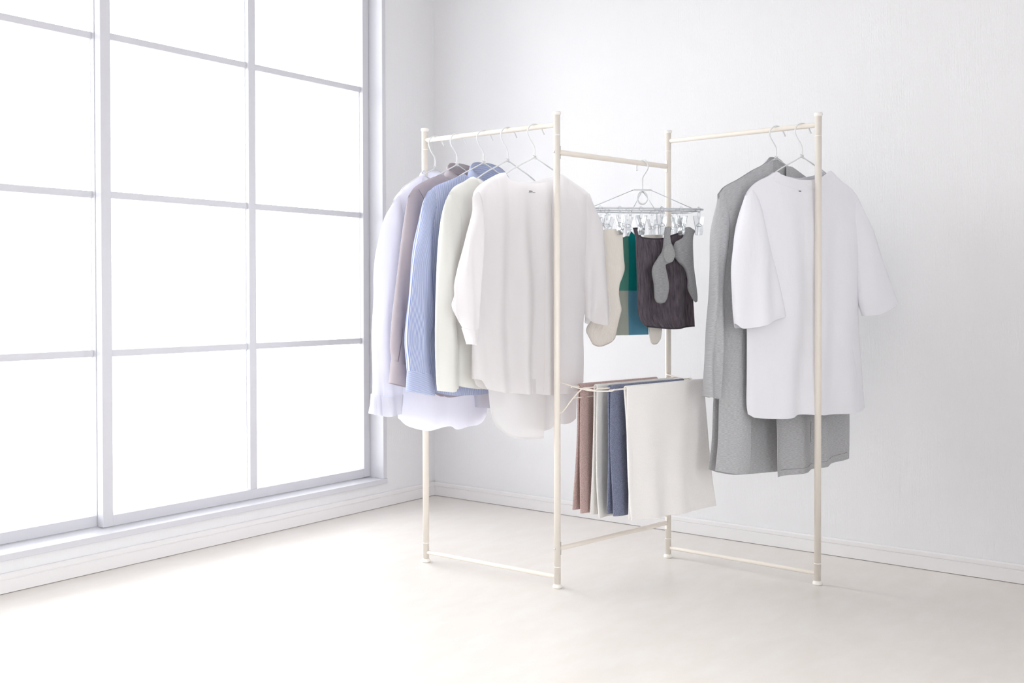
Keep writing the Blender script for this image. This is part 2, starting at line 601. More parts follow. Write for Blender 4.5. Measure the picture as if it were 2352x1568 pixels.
fill_win = empty('window_2', (RX + 0.05, (VY0 + VY1) / 2, VZ0))  # unseen window, added to brighten the garment fronts
tag(fill_win, 'white framed window in the side wall, outside the picture', 'window', kind='structure')
for q in ((VY0, VY1, VZ0, VZ0 + 0.05), (VY0, VY1, VZ1 - 0.05, VZ1), (VY0, VY0 + 0.05, VZ0 + 0.05, VZ1 - 0.05), (VY1 - 0.05, VY1, VZ0 + 0.05, VZ1 - 0.05), ((VY0 + VY1) / 2 - 0.03, (VY0 + VY1) / 2 + 0.03, VZ0 + 0.05, VZ1 - 0.05)):
    wpart('window_frame', M['sash'], (RX + 0.02, RX + 0.10) + q, parent=fill_win)
for a, b in ((VY0 + 0.05, (VY0 + VY1) / 2 - 0.03), ((VY0 + VY1) / 2 + 0.03, VY1 - 0.05)):
    wpart('pane', M['pane'], (RX + 0.055, RX + 0.060, a, b, VZ0 + 0.05, VZ1 - 0.05), bev=0, parent=fill_win)  # panes of the added fill window
portal('window_portal', (RX + 0.2, (VY0 + VY1) / 2, (VZ0 + VZ1) / 2), (0, math.pi / 2, 0), VZ1 - VZ0 + 0.1, VY1 - VY0 + 0.1)  # portal of the added fill window

# ------------------------------------------------------------------ clothes rack
PO = [np.array(q) for q in ((0.7603, -0.9200), (1.2867, -0.9118), (1.3742, -0.3728), (1.9013, -0.3927))]
RH = 1.45
ZTOP, ZLOW = 1.4105, 0.0335
ZMT, ZML = 1.3275, 0.1195
MD = (PO[2] - PO[1]) / np.linalg.norm(PO[2] - PO[1])      # along the middle frame
MN = np.array([MD[1], -MD[0]])                            # outwards, to the towel side
rack = empty('clothes_rack', (1.33, -0.64, 0.0))
tag(rack, 'ivory tubular steel laundry rack of three folding frames', 'clothes rack')


def rpart(name, mat, fn, parent=rack, smooth=True):
    bm = bmesh.new()
    fn(bm)
    return add(name, bm, mat, parent, smooth)


def v3(p, z):
    return (p[0], p[1], z)


PR = 0.0103
for P in PO:
    pole = rpart('pole', M['rack'], lambda bm: lathe(bm, P[0], P[1], [(PR, 0.006), (PR, RH - 0.006)]))
    rpart('cap', M['rack_plastic'], lambda bm: lathe(bm, P[0], P[1], [(PR * 0.9, RH - 0.012), (0.0118, RH - 0.0085), (0.0133, RH - 0.006), (0.0133, RH - 0.0015), (0.0115, RH), (0.003, RH + 0.0006)]), pole)
    rpart('foot', M['rack_plastic'], lambda bm: lathe(bm, P[0], P[1], [(0.013, 0.0), (0.0148, 0.002), (0.0148, 0.006), (0.0125, 0.010), (0.0106, 0.0125)]), pole)
    for z in (1.379, 0.065):
        rpart('joint_ring', M['rack_plastic'], lambda bm: lathe(bm, P[0], P[1], [(PR + 0.0001, z - 0.0014), (PR + 0.0006, z - 0.0008), (PR + 0.0006, z + 0.0008), (PR + 0.0001, z + 0.0014)]), pole)


def bar(name, A, B, z, r, inset=0.0, mat='rack'):
    d = (B - A) / np.linalg.norm(B - A)
    a, b = A + d * inset, B - d * inset
    return rpart(name, M[mat], lambda bm: tube(bm, [v3(a, z), v3(a + d * 0.004, z), v3(b - d * 0.004, z), v3(b, z)], [r * 0.9, r, r, r * 0.9], 18))


bar('top_rail', PO[0], PO[1], ZTOP, 0.0078, 0.006)
bar('top_rail', PO[2], PO[3], ZTOP + 0.003, 0.0078, 0.006)
bar('bottom_rail', PO[0], PO[1], ZLOW, 0.0066, 0.006)
bar('bottom_rail', PO[2], PO[3], ZLOW + 0.001, 0.0066, 0.006)
bar('cross_rail', PO[1], PO[2], ZMT, 0.0084, 0.011)
bar('cross_rail', PO[1], PO[2], ZML, 0.0080, 0.011)
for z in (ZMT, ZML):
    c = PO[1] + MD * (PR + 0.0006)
    rpart('hinge_slot', M['seam'], lambda bm: obox(bm, v3(c, z), (MD[0], MD[1], 0), (MN[0], MN[1], 0), (0, 0, 1), 0.0012, 0.0040, 0.0195, 0.0004), smooth=False)  # solid strip on the pole, gap shade put into its dark colour
    c2 = PO[2] - MD * (PR + 0.0006)
    rpart('hinge_slot', M['rack'], lambda bm: obox(bm, v3(c2, z), (MD[0], MD[1], 0), (MN[0], MN[1], 0), (0, 0, 1), 0.0012, 0.0040, 0.0195, 0.0004), smooth=False)
    # screw heads facing the room on the two hinged poles
    for P in (PO[1],):
        sd = np.array([-0.28, -0.96]); sd /= np.linalg.norm(sd)
        c0, c1 = P + sd * (PR - 0.001), P + sd * (PR + 0.0016)
        rpart('screw', M['screw'], lambda bm: tube(bm, [v3(c0, z), v3(c0 + (c1 - c0) * 0.7, z), v3(c1, z)], [0.0034, 0.0034, 0.0022], 12))

# towel holder: two bent wire arms on the middle frame and four bars
TZ = 0.6155
TD = (0.045, 0.098, 0.148, 0.198)
S0, S1 = 0.016, 0.530
for s in (S0, S1):
    A = PO[1] + MD * s
    Pn = PO[1] if s < 0.2 else PO[2]
    pts = [v3(A + MN * d, z) for d, z in ((0.004, TZ + 0.010), (0.05, TZ + 0.002), (0.12, TZ - 0.006), (0.205, TZ - 0.002), (0.214, TZ + 0.004))]
    pts = [v3(Pn + MN * PR * 0.8, TZ + 0.011)] + pts
    rpart('support_arm', M['rack'], lambda bm: tube(bm, smooth_path(pts, 28), 0.0022, 10))
    pts2 = [v3(A + MN * d, z) for d, z in ((0.008, TZ - 0.078), (0.05, TZ - 0.035), (0.088, TZ - 0.003), (0.10, TZ - 0.001), (0.15, TZ - 0.006))]
    pts2 = [v3(Pn + MN * PR * 0.8, TZ - 0.082)] + pts2
    rpart('brace', M['rack'], lambda bm: tube(bm, smooth_path(pts2, 28), 0.0022, 10))
for d in TD:
    A, B = PO[1] + MN * d + MD * (S0 - 0.004), PO[1] + MN * d + MD * (S1 + 0.012)
    bar('towel_bar', A, B, TZ, 0.0024)
A, B = PO[1] + MN * 0.052 + MD * S0, PO[1] + MN * 0.052 + MD * S1
bar('stay_wire', A, B, TZ - 0.033, 0.0020)


# ------------------------------------------------------------------ cloth builder
LAST = {}


class Frame:
    """vertical plane of a hanging thing: origin at the hanger neck, u to the right, n to the viewer"""
    def __init__(s, o, phi):
        s.o = np.array(o, float)
        a = math.radians(phi)
        s.U = np.array([math.cos(a), math.sin(a), 0.0])
        s.N = np.array([math.sin(a), -math.cos(a), 0.0])

    def uv(s, x, y, n0=0.0):
        w = on_vert(x, y, s.o + s.N * n0, s.U)
        return np.array([(w - s.o) @ s.U, w[2]])

    def P(s, pts, n0=0.0):
        return [s.uv(x, y, n0) for x, y in pts]

    def w(s, u, z, n=0.0):
        return s.o * np.array([1, 1, 0]) + s.U * u + s.N * n + np.array([0, 0, z])


def mirror(pts):
    return [np.array([-q[0], q[1]]) for q in pts]


def fold_fn(seed, amp, freq, lean=0.35, rise=0.7, base=0.12):
    rnd = random.Random(seed)
    waves = [(rnd.uniform(0.6, 1.5) * freq, rnd.uniform(-lean, lean) * freq * 0.5, rnd.uniform(0, 6.28), rnd.uniform(0.45, 1.0)) for _ in range(4)]
    off = rnd.uniform(0, 50)

    def f(u, v, s, t):
        k = sum(a * math.sin(2 * math.pi * (u * fu + v * fv) + ph + 1.6 * noise.noise((u * 6, v * 3, off))) for fu, fv, ph, a in waves) / 2.2
        k += 0.6 * noise.noise((u * 9 + off, v * 4.5, off))
        return amp * k * (base + (1 - base) * t ** rise)
    return f


def patch_grid(top, bot, left, right, nu, nv):
    """Coons patch between four uv polylines -> grid [j][i]"""
    T, B = smooth_path(top, nu), smooth_path(bot, nu)
    L = smooth_path([top[0]] + list(left or []) + [bot[0]], nv)
    R = smooth_path([top[-1]] + list(right or []) + [bot[-1]], nv)
    g = []
    for j in range(nv):
        t = j / (nv - 1)
        row = []
        for i in range(nu):
            s = i / (nu - 1)
            q = (1 - t) * T[i] + t * B[i] + (1 - s) * L[j] + s * R[j]
            q = q - ((1 - s) * (1 - t) * T[0] + s * (1 - t) * T[-1] + (1 - s) * t * B[0] + s * t * B[-1])
            row.append(q)
        g.append(row)
    return g


def cloth(name, mat, parent, F, top, bot, left=None, right=None, d=0.02, n0=0.0, n1=None, nu=36, nv=44, fold=None,
          back=True, back_top=None, back_bot=None, back_left=None, back_right=None, neck=None, top_d=0.15, thick=0.0, swap_uv=False, power=0.55, bow=0.0, back_d=None, n_fn=None, shut=False):
    """front and back sheet of a garment piece, joined along their sides; hem left open.
    n0..n1: distance of the middle sheet from the frame plane at the top and the bottom; neck=(s0, s1, depth): top opening"""
    bm = bmesh.new()
    uvl = bm.loops.layers.uv.new('UVMap')
    n1 = n0 if n1 is None else n1
    grids = [(patch_grid(top, bot, left, right, nu, nv), 1)]
    if back:
        grids.append((patch_grid(back_top or top, back_bot or bot, back_left or left, back_right or right, nu, nv), -1))
    sheets = []
    for g, side in grids:
        rows = []
        dd = d if side > 0 or back_d is None else back_d
        for j in range(nv):
            t = j / (nv - 1)
            row = []
            for i in range(nu):
                s = i / (nu - 1)
                u, z = g[j][i]
                prof = max(0.0, 1 - abs(2 * s - 1) ** 2.6) ** power
                topf = min(1.0, top_d + (1 - top_d) * (t / 0.22)) if t < 0.22 else 1.0
                topf = top_d + (1 - top_d) * math.sin(min(1, t / 0.3) * math.pi / 2)
                nn = dd * prof * topf
                if shut: nn *= max(0.0, 1 - t ** 9) ** 0.5
                if neck and t < 0.3:
                    a, b, dn = neck
                    m_ = max(0.0, 1 - ((s - (a + b) / 2) / ((b - a) / 2 * 1.15)) ** 2)
                    nn = max(nn, 0) + dn * m_ * (1 - t / 0.3) ** 1.5
                if fold:
                    nn += fold(u, z + 0.37 * side, s, t) * min(1, prof * 1.6) * (max(0.0, 1 - t ** 6) if shut else 1)
                base = n0 + (n1 - n0) * t + bow * math.sin(math.pi * t)
                if n_fn: base += n_fn(s, t)
                if not back: nn = (nn if d else (fold(u, z, s, t) if fold else 0.0))
                row.append(bm.verts.new(F.w(u, z, base + side * nn)))
            rows.append(row)
        if side > 0: front = rows
        Lw = sum(np.linalg.norm(g[nv // 2][i + 1] - g[nv // 2][i]) for i in range(nu - 1))
        Lh = sum(np.linalg.norm(g[j + 1][nu // 2] - g[j][nu // 2]) for j in range(nv - 1))
        for j in range(nv - 1):
            for i in range(nu - 1):
                vs = (rows[j][i], rows[j][i + 1], rows[j + 1][i + 1], rows[j + 1][i])
                fc = bm.faces.new(vs)
                for lp, (a, b) in zip(fc.loops, ((i, j), (i + 1, j), (i + 1, j + 1), (i, j + 1))):
                    x, y = a / (nu - 1) * Lw + (0 if side > 0 else 3.1), b / (nv - 1) * Lh
                    lp[uvl].uv = (y, x) if swap_uv else (x, y)
    LAST['uv'] = np.array([[F.U @ (np.array(v.co) - F.o), v.co.z] for row in front for v in row])
    LAST['n'] = np.array([F.N @ (np.array(v.co) - F.o * np.array([1, 1, 0]) ) for row in front for v in row])
    bmesh.ops.remove_doubles(bm, verts=bm.verts, dist=0.0004)
    o = add(name, bm, mat, parent)
    if thick:
        md = o.modifiers.new('thickness', 'SOLIDIFY')
        md.thickness = thick
        md.offset = 0.0
        es = o.modifiers.new('crisp_edges', 'EDGE_SPLIT')
        es.split_angle = math.radians(55)
    return o


def surf_n(u, z):
    """distance of the last built front sheet from its frame plane at (u, z)"""
    dd = ((LAST['uv'] - np.array([u, z])) ** 2).sum(1)
    k = np.argsort(dd)[:4]
    w = 1 / (dd[k] + 1e-7)
    return float((LAST['n'][k] * w).sum() / w.sum())


def strip(name, mat, parent, F, path, width, n, down=True, nn=24, fold=None, thick=0.0, lift=None):
    """narrow band below a uv polyline, laid on a garment at distance n"""
    pts = smooth_path(path, nn)
    bm = bmesh.new()
    uvl = bm.loops.layers.uv.new('UVMap')
    A, B = [], []
    for i, q in enumerate(pts):
        a, b = pts[max(i - 1, 0)], pts[min(i + 1, nn - 1)]
        t = (b - a) / max(np.linalg.norm(b - a), 1e-9)
        nrm = np.array([t[1], -t[0]]) * (1 if down else -1)
        k = n(i / (nn - 1)) if callable(n) else n
        q2 = q + nrm * width
        k2 = k + 0.001
        if lift is not None:
            k, k2 = surf_n(*q) + lift, surf_n(*q2) + lift
        A.append(bm.verts.new(F.w(q[0], q[1], k)))
        B.append(bm.verts.new(F.w(q2[0], q2[1], k2)))
    for i in range(nn - 1):
        f = bm.faces.new((A[i], A[i + 1], B[i + 1], B[i]))
        for lp, uvq in zip(f.loops, ((0, i * 0.01), (0, i * 0.01 + 0.01), (width, i * 0.01 + 0.01), (width, i * 0.01))):
            lp[uvl].uv = uvq
    o = add(name, bm, mat, parent)
    md = o.modifiers.new('thickness', 'SOLIDIFY')
    md.thickness = thick or 0.0012
    md.offset = 0.0
    es = o.modifiers.new('crisp_edges', 'EDGE_SPLIT')
    es.split_angle = math.radians(55)
    return o


# ------------------------------------------------------------------ wire hangers
def hanger_mesh_parts(F, root):
    zn = F.o[2]
    zt = F.rail
    W_ = lambda u, z: F.w(u, z)
    R = 0.0285
    cu, cz = 0.002, zt + 0.0078 + 0.0023 - R
    pts = [(0, zn), (0, zn + 0.015), (-0.0003, zn + 0.030), (-0.006, zn + 0.042), (-0.017, zn + 0.056), (-0.0245, cz - 0.006)]
    for k in range(0, 11):
        a = math.radians(180 - k * 16.2)
        pts.append((cu + R * math.cos(a), cz + R * math.sin(a)))
    pts.append((cu + R + 0.005, cz + R * 0.31 - 0.010))
    path = smooth_path([W_(*q) for q in pts], 70)
    bm = bmesh.new()
    tube(bm, path, 0.0021, 10)
    add('hook', bm, M['hanger'], root)
    sl, hw = 0.50, F.hw
    dz = lambda u: zn - 0.49 * u - 0.16 * max(0.0, u - 0.075)
    e = dz(hw)
    half = [(0.004, zn - 0.001), (0.04, dz(0.04)), (0.08, dz(0.08)), ((0.08 + hw) / 2, dz((0.08 + hw) / 2)), (hw - 0.012, dz(hw - 0.012)), (hw - 0.001, e - 0.006), (hw - 0.008, e - 0.015)]
    pts = [(-u, z) for u, z in half] + [(0, e - 0.016)] + half[::-1]
    bm = bmesh.new()
    tube(bm, smooth_path([W_(*q) for q in pts], 150), 0.0021, 8)
    add('shoulder_wire', bm, M['hanger'], root)
    bm = bmesh.new()
    coil = []
    for k in range(40):
        a = k / 39 * 2 * math.pi * 2.5
        coil.append(F.w(0.0038 * math.cos(a), zn - 0.004 + 0.010 * k / 39, 0.0038 * math.sin(a)))
    coil.append(F.w(-0.007, zn + 0.007, 0.001))
    tube(bm, coil, 0.0018, 6)
    add('neck_twist', bm, M['hanger'], root)


def make_hanger(px, phi, rail_a, rail_b, railz, label, group, hw=0.17):
    A, B = rail_a, rail_b
    o = on_vert(px[0], px[1], A, B - A)
    F = Frame(o, phi)
    F.rail = railz
    F.hw = hw
    root = empty('wire_hanger', (o[0], o[1], o[2]))
    tag(root, label, 'hanger', group)
    hanger_mesh_parts(F, root)
    return F


GL = 'wire hangers on the left rail'
F1 = make_hanger((1000, 387), 75, PO[0], PO[1], ZTOP, 'white wire hanger nearest the window, holding the plain white shirt', GL, 0.135)
F2 = make_hanger((1050, 379), 74, PO[0], PO[1], ZTOP, 'white wire hanger inside the mauve grey shirt', GL, 0.15)
F3 = make_hanger((1111, 374), 73, PO[0], PO[1], ZTOP, 'white wire hanger inside the blue striped shirt', GL, 0.17)
F4 = make_hanger((1166, 369), 72, PO[0], PO[1], ZTOP, 'white wire hanger in the ivory blouse behind the sheer blouse', GL, 0.18)
F5 = make_hanger((1228, 362), 68, PO[0], PO[1], ZTOP, 'white wire hanger in the sheer white blouse beside the front pole', GL, 0.19)
GR = 'wire hangers on the right rail'
F6 = make_hanger((1783, 364), 62, PO[2], PO[3], ZTOP + 0.003, 'white wire hanger inside the grey cardigan', GR)
F7 = make_hanger((1842, 360), 60, PO[2], PO[3], ZTOP + 0.003, 'white wire hanger inside the white T-shirt', GR)


def garment(name, F, label, cat='shirt', group=None):
    r = empty(name, (F.o[0], F.o[1], 0.45))
    tag(r, label, cat, group)
    return r


def collar(name, mat, parent, F, hw, dep, z_back, z_front, leaf=0.045, spread=0.014, gap=0.35, stand=0.035, lean=0.0, n_c=0.0, u_c=0.0):
    """turned-down shirt collar: stand inside, ridge on top, leaf outside, open at the front"""
    bm = bmesh.new()
    uvl = bm.loops.layers.uv.new('UVMap')
    K = 49
    prof = 9
    rows = []
    for k in range(K):
        a = -math.pi / 2 + gap + (2 * math.pi - 2 * gap) * k / (K - 1)     # starts at front (n+), round the back
        # angle measured so that a = -pi/2 is the front
        cu, cn = math.cos(a), -math.sin(a)
        fr = (cn + 1) / 2                    # 1 at front
        zt = z_back + (z_front - z_back) * fr ** 1.3
        tip = fr ** 6
        row = []
        for q in range(prof):
            if q <= 3:                        # stand, from bottom to ridge
                e = q / 3.0
                r, z = 1.0 + 0.02 * (1 - e), zt - stand * (1 - e)
                ex = 0.0
            else:
                e = (q - 3) / 5.0
                r, z = 1.0, zt + 0.003 * math.sin(e * math.pi) - leaf * (1 + 0.55 * tip) * e
                ex = 0.004 + spread * e ** 0.8
            row.append(bm.verts.new(F.w(u_c + cu * (hw * r + ex), z, n_c + cn * (dep * r + ex) + lean * (z_back - z))))
        rows.append(row)
    for k in range(K - 1):
        for q in range(prof - 1):
            f = bm.faces.new((rows[k][q], rows[k + 1][q], rows[k + 1][q + 1], rows[k][q + 1]))
            for lp, (a, b) in zip(f.loops, ((k, q), (k + 1, q), (k + 1, q + 1), (k, q + 1))):
                lp[uvl].uv = (b * 0.017, a * 0.008)
    return add(name, bm, mat, parent)


def button(parent, F, u, z, n, mat, r=0.0048):
    bm = bmesh.new()
    c = F.w(u, z, n)
    tube(bm, [c - F.N * 0.001, c + F.N * 0.001, c + F.N * 0.0016], [r, r, r * 0.8], 12)
    return add('button', bm, mat, parent)


P_ = lambda F, *pts: F.P(pts)

# ---- plain white shirt, nearest the window
g = garment('shirt', F1, 'plain white collared shirt nearest the window, last on the left rail', 'shirt', 'shirts and blouses on the left rail')
F = F1
sh = P_(F, (961.6, 406), (942.5, 420), (917, 441.7), (903, 459))
neckL, neckR = F.P([(972, 400)])[0], None
neckR = np.array([-neckL[0], neckL[1]])
top = sh[::-1] + [neckL, np.array([0, neckL[1] - 0.05]), neckR] + mirror(sh)
btop = sh[::-1] + [neckL, np.array([0, neckL[1] - 0.012]), neckR] + mirror(sh)
bot = P_(F, (914, 960), (923, 973), (943, 981.6), (969, 987), (992, 983), (1026, 977), (1035, 984), (1057, 978)) + [np.array([0.17, 0.455]), np.array([0.21, 0.50])]
bbot = P_(F, (914, 956), (940, 962), (975, 966), (1012, 960)) + [np.array([0.1, 0.46]), np.array([0.21, 0.50])]
cloth('body', M['w1'], g, F, top, bot, P_(F, (905, 560), (908, 700), (915, 850)), [np.array([0.215, 1.0]), np.array([0.21, 0.8])], d=0.030, fold=fold_fn(1, 0.012, 7), back_top=btop, back_bot=bbot, neck=(0.36, 0.64, 0.03), nv=60, nu=50)
sl = dict(top=P_(F, (899, 472), (917, 447), (928, 462)), bot=P_(F, (841, 948), (856, 951), (872, 954), (914, 948)),
          left=P_(F, (881, 505.5), (868.5, 549), (858, 618), (856, 690), (850, 772), (851, 858), (849, 905)), right=P_(F, (928, 540), (922, 640), (916, 770), (916, 880)))
for m_ in (False, True):
    q = sl if not m_ else dict(top=mirror(sl['top'])[::-1], bot=mirror(sl['bot'])[::-1], left=mirror(sl['right']), right=mirror(sl['left']))
    cloth('sleeve', M['w1'], g, F, **q, d=0.024, n0=0.0, n1=0.020, fold=fold_fn(2 + m_, 0.012, 13), nu=26, nv=60)
    b0 = q['bot']
    up = [np.array([p[0] + (0.006 if not m_ else -0.006), p[1] + 0.062]) for p in b0]
    cloth('cuff', M['w1'], g, F, up, b0, d=0.027, n0=0.020, fold=fold_fn(2 + m_, 0.010, 12, base=0.9), nu=24, nv=10, top_d=0.95)
collar('collar', M['w1'], g, F, 0.060, 0.042, 1.312, 1.262, leaf=0.045, u_c=0.015)

# ---- mauve shirt
g = garment('shirt', F2, 'mauve grey collared shirt between the plain white and the blue striped shirt', 'shirt', 'shirts and blouses on the left rail')
F = F2
sh = P_(F, (1015, 399), (983, 412), (952.6, 430), (938, 450))
neckL = F.P([(1018, 402)])[0] ; neckR = np.array([-neckL[0], neckL[1]])
top = sh[::-1] + [neckL, np.array([0, neckL[1] - 0.06]), neckR] + mirror(sh)
btop = sh[::-1] + [neckL, np.array([0, neckL[1] - 0.012]), neckR] + mirror(sh)
bl = P_(F, (970, 560), (975, 700), (978, 840))
b0 = P_(F, (980, 893), (1000, 902), (1018, 911), (1045, 908), (1069, 904)) + [np.array([0.13, 0.585]), np.array([0.2, 0.61])]
cloth('body', M['mauve'], g, F, top, b0, bl, mirror(bl), d=0.028, fold=fold_fn(11, 0.010, 7), back_top=btop, neck=(0.36, 0.64, 0.03), nv=56, nu=50)
sl = dict(top=P_(F, (936, 456), (952, 436), (972, 452)), bot=P_(F, (891, 856), (925, 866)),
          left=P_(F, (931, 485), (927, 510), (920, 562), (913, 615), (904, 672), (896, 725), (890, 798), (893, 824)), right=P_(F, (974, 520), (966, 600), (952, 690), (938, 780)))
for m_ in (False, True):
    q = sl if not m_ else dict(top=mirror(sl['top'])[::-1], bot=mirror(sl['bot'])[::-1], left=mirror(sl['right']), right=mirror(sl['left']))
    cloth('sleeve', M['mauve'], g, F, **q, d=0.024, n0=0.0, n1=0.020, fold=fold_fn(12 + m_, 0.009, 13), nu=26, nv=60)
    c1 = P_(F, (887.5, 878), (906, 883), (927, 889))
    c0 = P_(F, (893, 826), (909, 834), (928, 842))
    if m_: c0, c1 = mirror(c0)[::-1], mirror(c1)[::-1]
    cloth('cuff', M['mauve'], g, F, c0, c1, d=0.027, n0=0.020, nu=24, nv=10, top_d=0.95)
strip('cuff_placket', M['mauve_thread'], g, F, P_(F, (909, 752), (907, 780), (903, 805), (899, 829)), 0.0018, lambda e: 0.0425 - 0.002 * e)  # sleeve crease above the cuff, its shade painted as a dark strip
collar('collar', M['mauve'], g, F, 0.052, 0.042, 1.330, 1.262, leaf=0.055, spread=0.016, u_c=0.026)
strip('shoulder_seam', M['mauve_thread'], g, F, P_(F, (953, 436), (957, 448), (961, 462)), 0.0015, lambda e: 0.022 + 0.016 * e)

# ---- blue striped shirt
g = garment('shirt', F3, 'blue and white striped collared shirt in the middle of the left rail', 'shirt', 'shirts and blouses on the left rail')
F = F3
sh = P_(F, (1064, 400), (1037, 412), (998.6, 428), (984, 442))
neckL = F.P([(1070, 402)])[0]; neckR = np.array([-neckL[0], neckL[1]])
top = sh[::-1] + [neckL, np.array([0, neckL[1] - 0.075]), neckR] + mirror(sh)
btop = sh[::-1] + [neckL, np.array([0, neckL[1] - 0.012]), neckR] + mirror(sh)
bl = P_(F, (984, 560), (990, 680), (986, 800))
b0 = P_(F, (979, 892), (996, 899), (1030, 907), (1070, 906), (1110, 901)) + [np.array([0.12, 0.60]), np.array([0.21, 0.625])]
cloth('body', M['stripe'], g, F, top, b0, bl, mirror(bl), d=0.028, fold=fold_fn(21, 0.012, 8), back_top=btop, neck=(0.36, 0.64, 0.03), nv=56, nu=60)
sl = dict(top=P_(F, (975, 455), (990, 436), (1010, 452)), bot=P_(F, (930.5, 852), (955, 855), (980, 860)),
          left=P_(F, (969, 472), (960, 523), (950, 574), (942, 622), (935, 686), (927.6, 749), (925, 786), (929, 826)), right=P_(F, (990, 536), (986, 612), (988, 680), (990, 720), (984, 772), (979, 830)))
for m_ in (False, True):
    q = sl if not m_ else dict(top=mirror(sl['top'])[::-1], bot=mirror(sl['bot'])[::-1], left=mirror(sl['right']), right=mirror(sl['left']))
    cloth('sleeve', M['stripe'], g, F, **q, d=0.026, n0=0.0, n1=0.020, fold=fold_fn(22 + m_, 0.009, 13), nu=40, nv=60)
    c0 = P_(F, (929, 850), (955, 854), (982, 860)); c1 = P_(F, (926, 897), (957, 902), (990, 908))
    if m_: c0, c1 = mirror(c0)[::-1], mirror(c1)[::-1]
    cloth('cuff', M['stripe'], g, F, c0, c1, d=0.029, n0=0.020, nu=24, nv=10, top_d=0.95, swap_uv=True)
collar('collar', M['stripe'], g, F, 0.062, 0.046, 1.324, 1.245, leaf=0.052, spread=0.014, stand=0.055, u_c=0.024)

# ---- ivory blouse
g = garment('blouse', F4, 'ivory long sleeved blouse directly behind the sheer white blouse', 'blouse', 'shirts and blouses on the left rail')
F = F4
sh = P_(F, (1065, 417.5), (1044.5, 428), (1031, 444))
neckL = F.P([(1088, 406)])[0]; neckR = np.array([-neckL[0], neckL[1]])
top = sh[::-1] + [neckL, np.array([neckL[0] * 0.7, neckL[1] - 0.04]), np.array([0, neckL[1] - 0.07]), np.array([-neckL[0] * 0.7, neckL[1] - 0.04]), neckR] + mirror(sh)
btop = sh[::-1] + [neckL, np.array([0, neckL[1] - 0.03]), neckR] + mirror(sh)
bl = P_(F, (1036, 560), (1042, 680), (1046, 800))
b0 = P_(F, (1046, 884), (1070, 890), (1098, 892)) + [np.array([0.0, 0.60]), np.array([0.1, 0.605]), np.array([0.19, 0.63])]
cloth('body', M['w4'], g, F, top, b0, bl, mirror(bl), d=0.028, fold=fold_fn(31, 0.013, 8), back_top=btop, neck=(0.3, 0.7, 0.025), nv=56, nu=60)
sl = dict(top=P_(F, (1024, 460), (1038, 440), (1060, 452)), bot=P_(F, (995.6, 895.6), (1015, 897), (1046, 891)),
          left=P_(F, (1016.5, 485), (1010, 523), (1005, 574), (1000.5, 640), (996.5, 715), (993.6, 801), (993.6, 858)), right=P_(F, (1058, 530), (1048, 610), (1041, 690), (1042, 745), (1046, 810), (1045, 852)))
for m_ in (False, True):
    q = sl if not m_ else dict(top=mirror(sl['top'])[::-1], bot=mirror(sl['bot'])[::-1], left=mirror(sl['right']), right=mirror(sl['left']))
    cloth('sleeve', M['w4'], g, F, **q, d=0.026, n0=0.0, n1=0.020, fold=fold_fn(32 + m_, 0.014, 12), nu=36, nv=64)

def print_marks(parent, F, marks, n=None, name='printed_tag'):
    bm = bmesh.new()
    for (x0, y0, x1, y1) in marks:
        a, b = F.uv(x0, y0), F.uv(x1, y1)
        k = n
        if n is None:
            k = surf_n((a[0] + b[0]) / 2, (a[1] + b[1]) / 2) + 0.0011
            a, b = F.uv(x0, y0, k), F.uv(x1, y1, k)
        c = F.w((a[0] + b[0]) / 2, (a[1] + b[1]) / 2, k)
        obox(bm, c, F.U, F.N, (0, 0, 1), abs(b[0] - a[0]) / 2, 0.0003, abs(b[1] - a[1]) / 2)
    return add(name, bm, M['ink'], parent, smooth=False)


# ---- sheer white blouse
g = garment('blouse', F5, 'sheer white blouse with balloon sleeves and a long tail, beside the front pole', 'blouse', 'shirts and blouses on the left rail')
F = F5
shl = P_(F, (1126, 408.6), (1103, 424), (1090, 439), (1085, 454))
shr = P_(F, (1320, 421), (1345.5, 439), (1354, 451), (1359, 465))
nl, nr = F.P([(1159, 396)])[0], F.P([(1287, 401)])[0]
top = shl[::-1] + [nl] + P_(F, (1164, 408), (1177, 417), (1190, 421), (1225, 422), (1252, 418), (1272, 408)) + [nr] + shr
btop = shl[::-1] + [nl] + P_(F, (1180, 412), (1222, 416), (1262, 408)) + [nr] + shr
bot = P_(F, (1085, 870), (1098, 872), (1108, 889), (1124, 895.5), (1150, 900), (1193, 902.7), (1270, 904), (1308, 898), (1340, 876))
blouse_fold = fold_fn(41, 0.017, 10, lean=0.10)
cloth('body', M['sheer'], g, F, top, bot, P_(F, (1086, 520), (1092, 600), (1090, 690), (1086, 786)), P_(F, (1358, 540), (1350, 640), (1340, 740), (1341, 824)), d=0.032, fold=blouse_fold, back_top=btop,
      neck=(0.3, 0.72, 0.016), nv=70, nu=80)
for x in (1240, 1254):
    strip('placket_stitching', M['sheer_edge'], g, F, P_(F, (x, 470), (x + 1, 560), (x - 1, 700), (x - 4, 830), (x - 5, 899)), 0.0007, 0, nn=60, lift=0.0005, thick=0.0004)
print_marks(g, F, [(1215, 437.5, 1217, 440.5), (1218, 437.5, 1220.5, 440.5), (1221, 438, 1223, 440.5), (1214.5, 441.5, 1222, 442.8), (1223, 441.5, 1229.5, 442.8)], None)
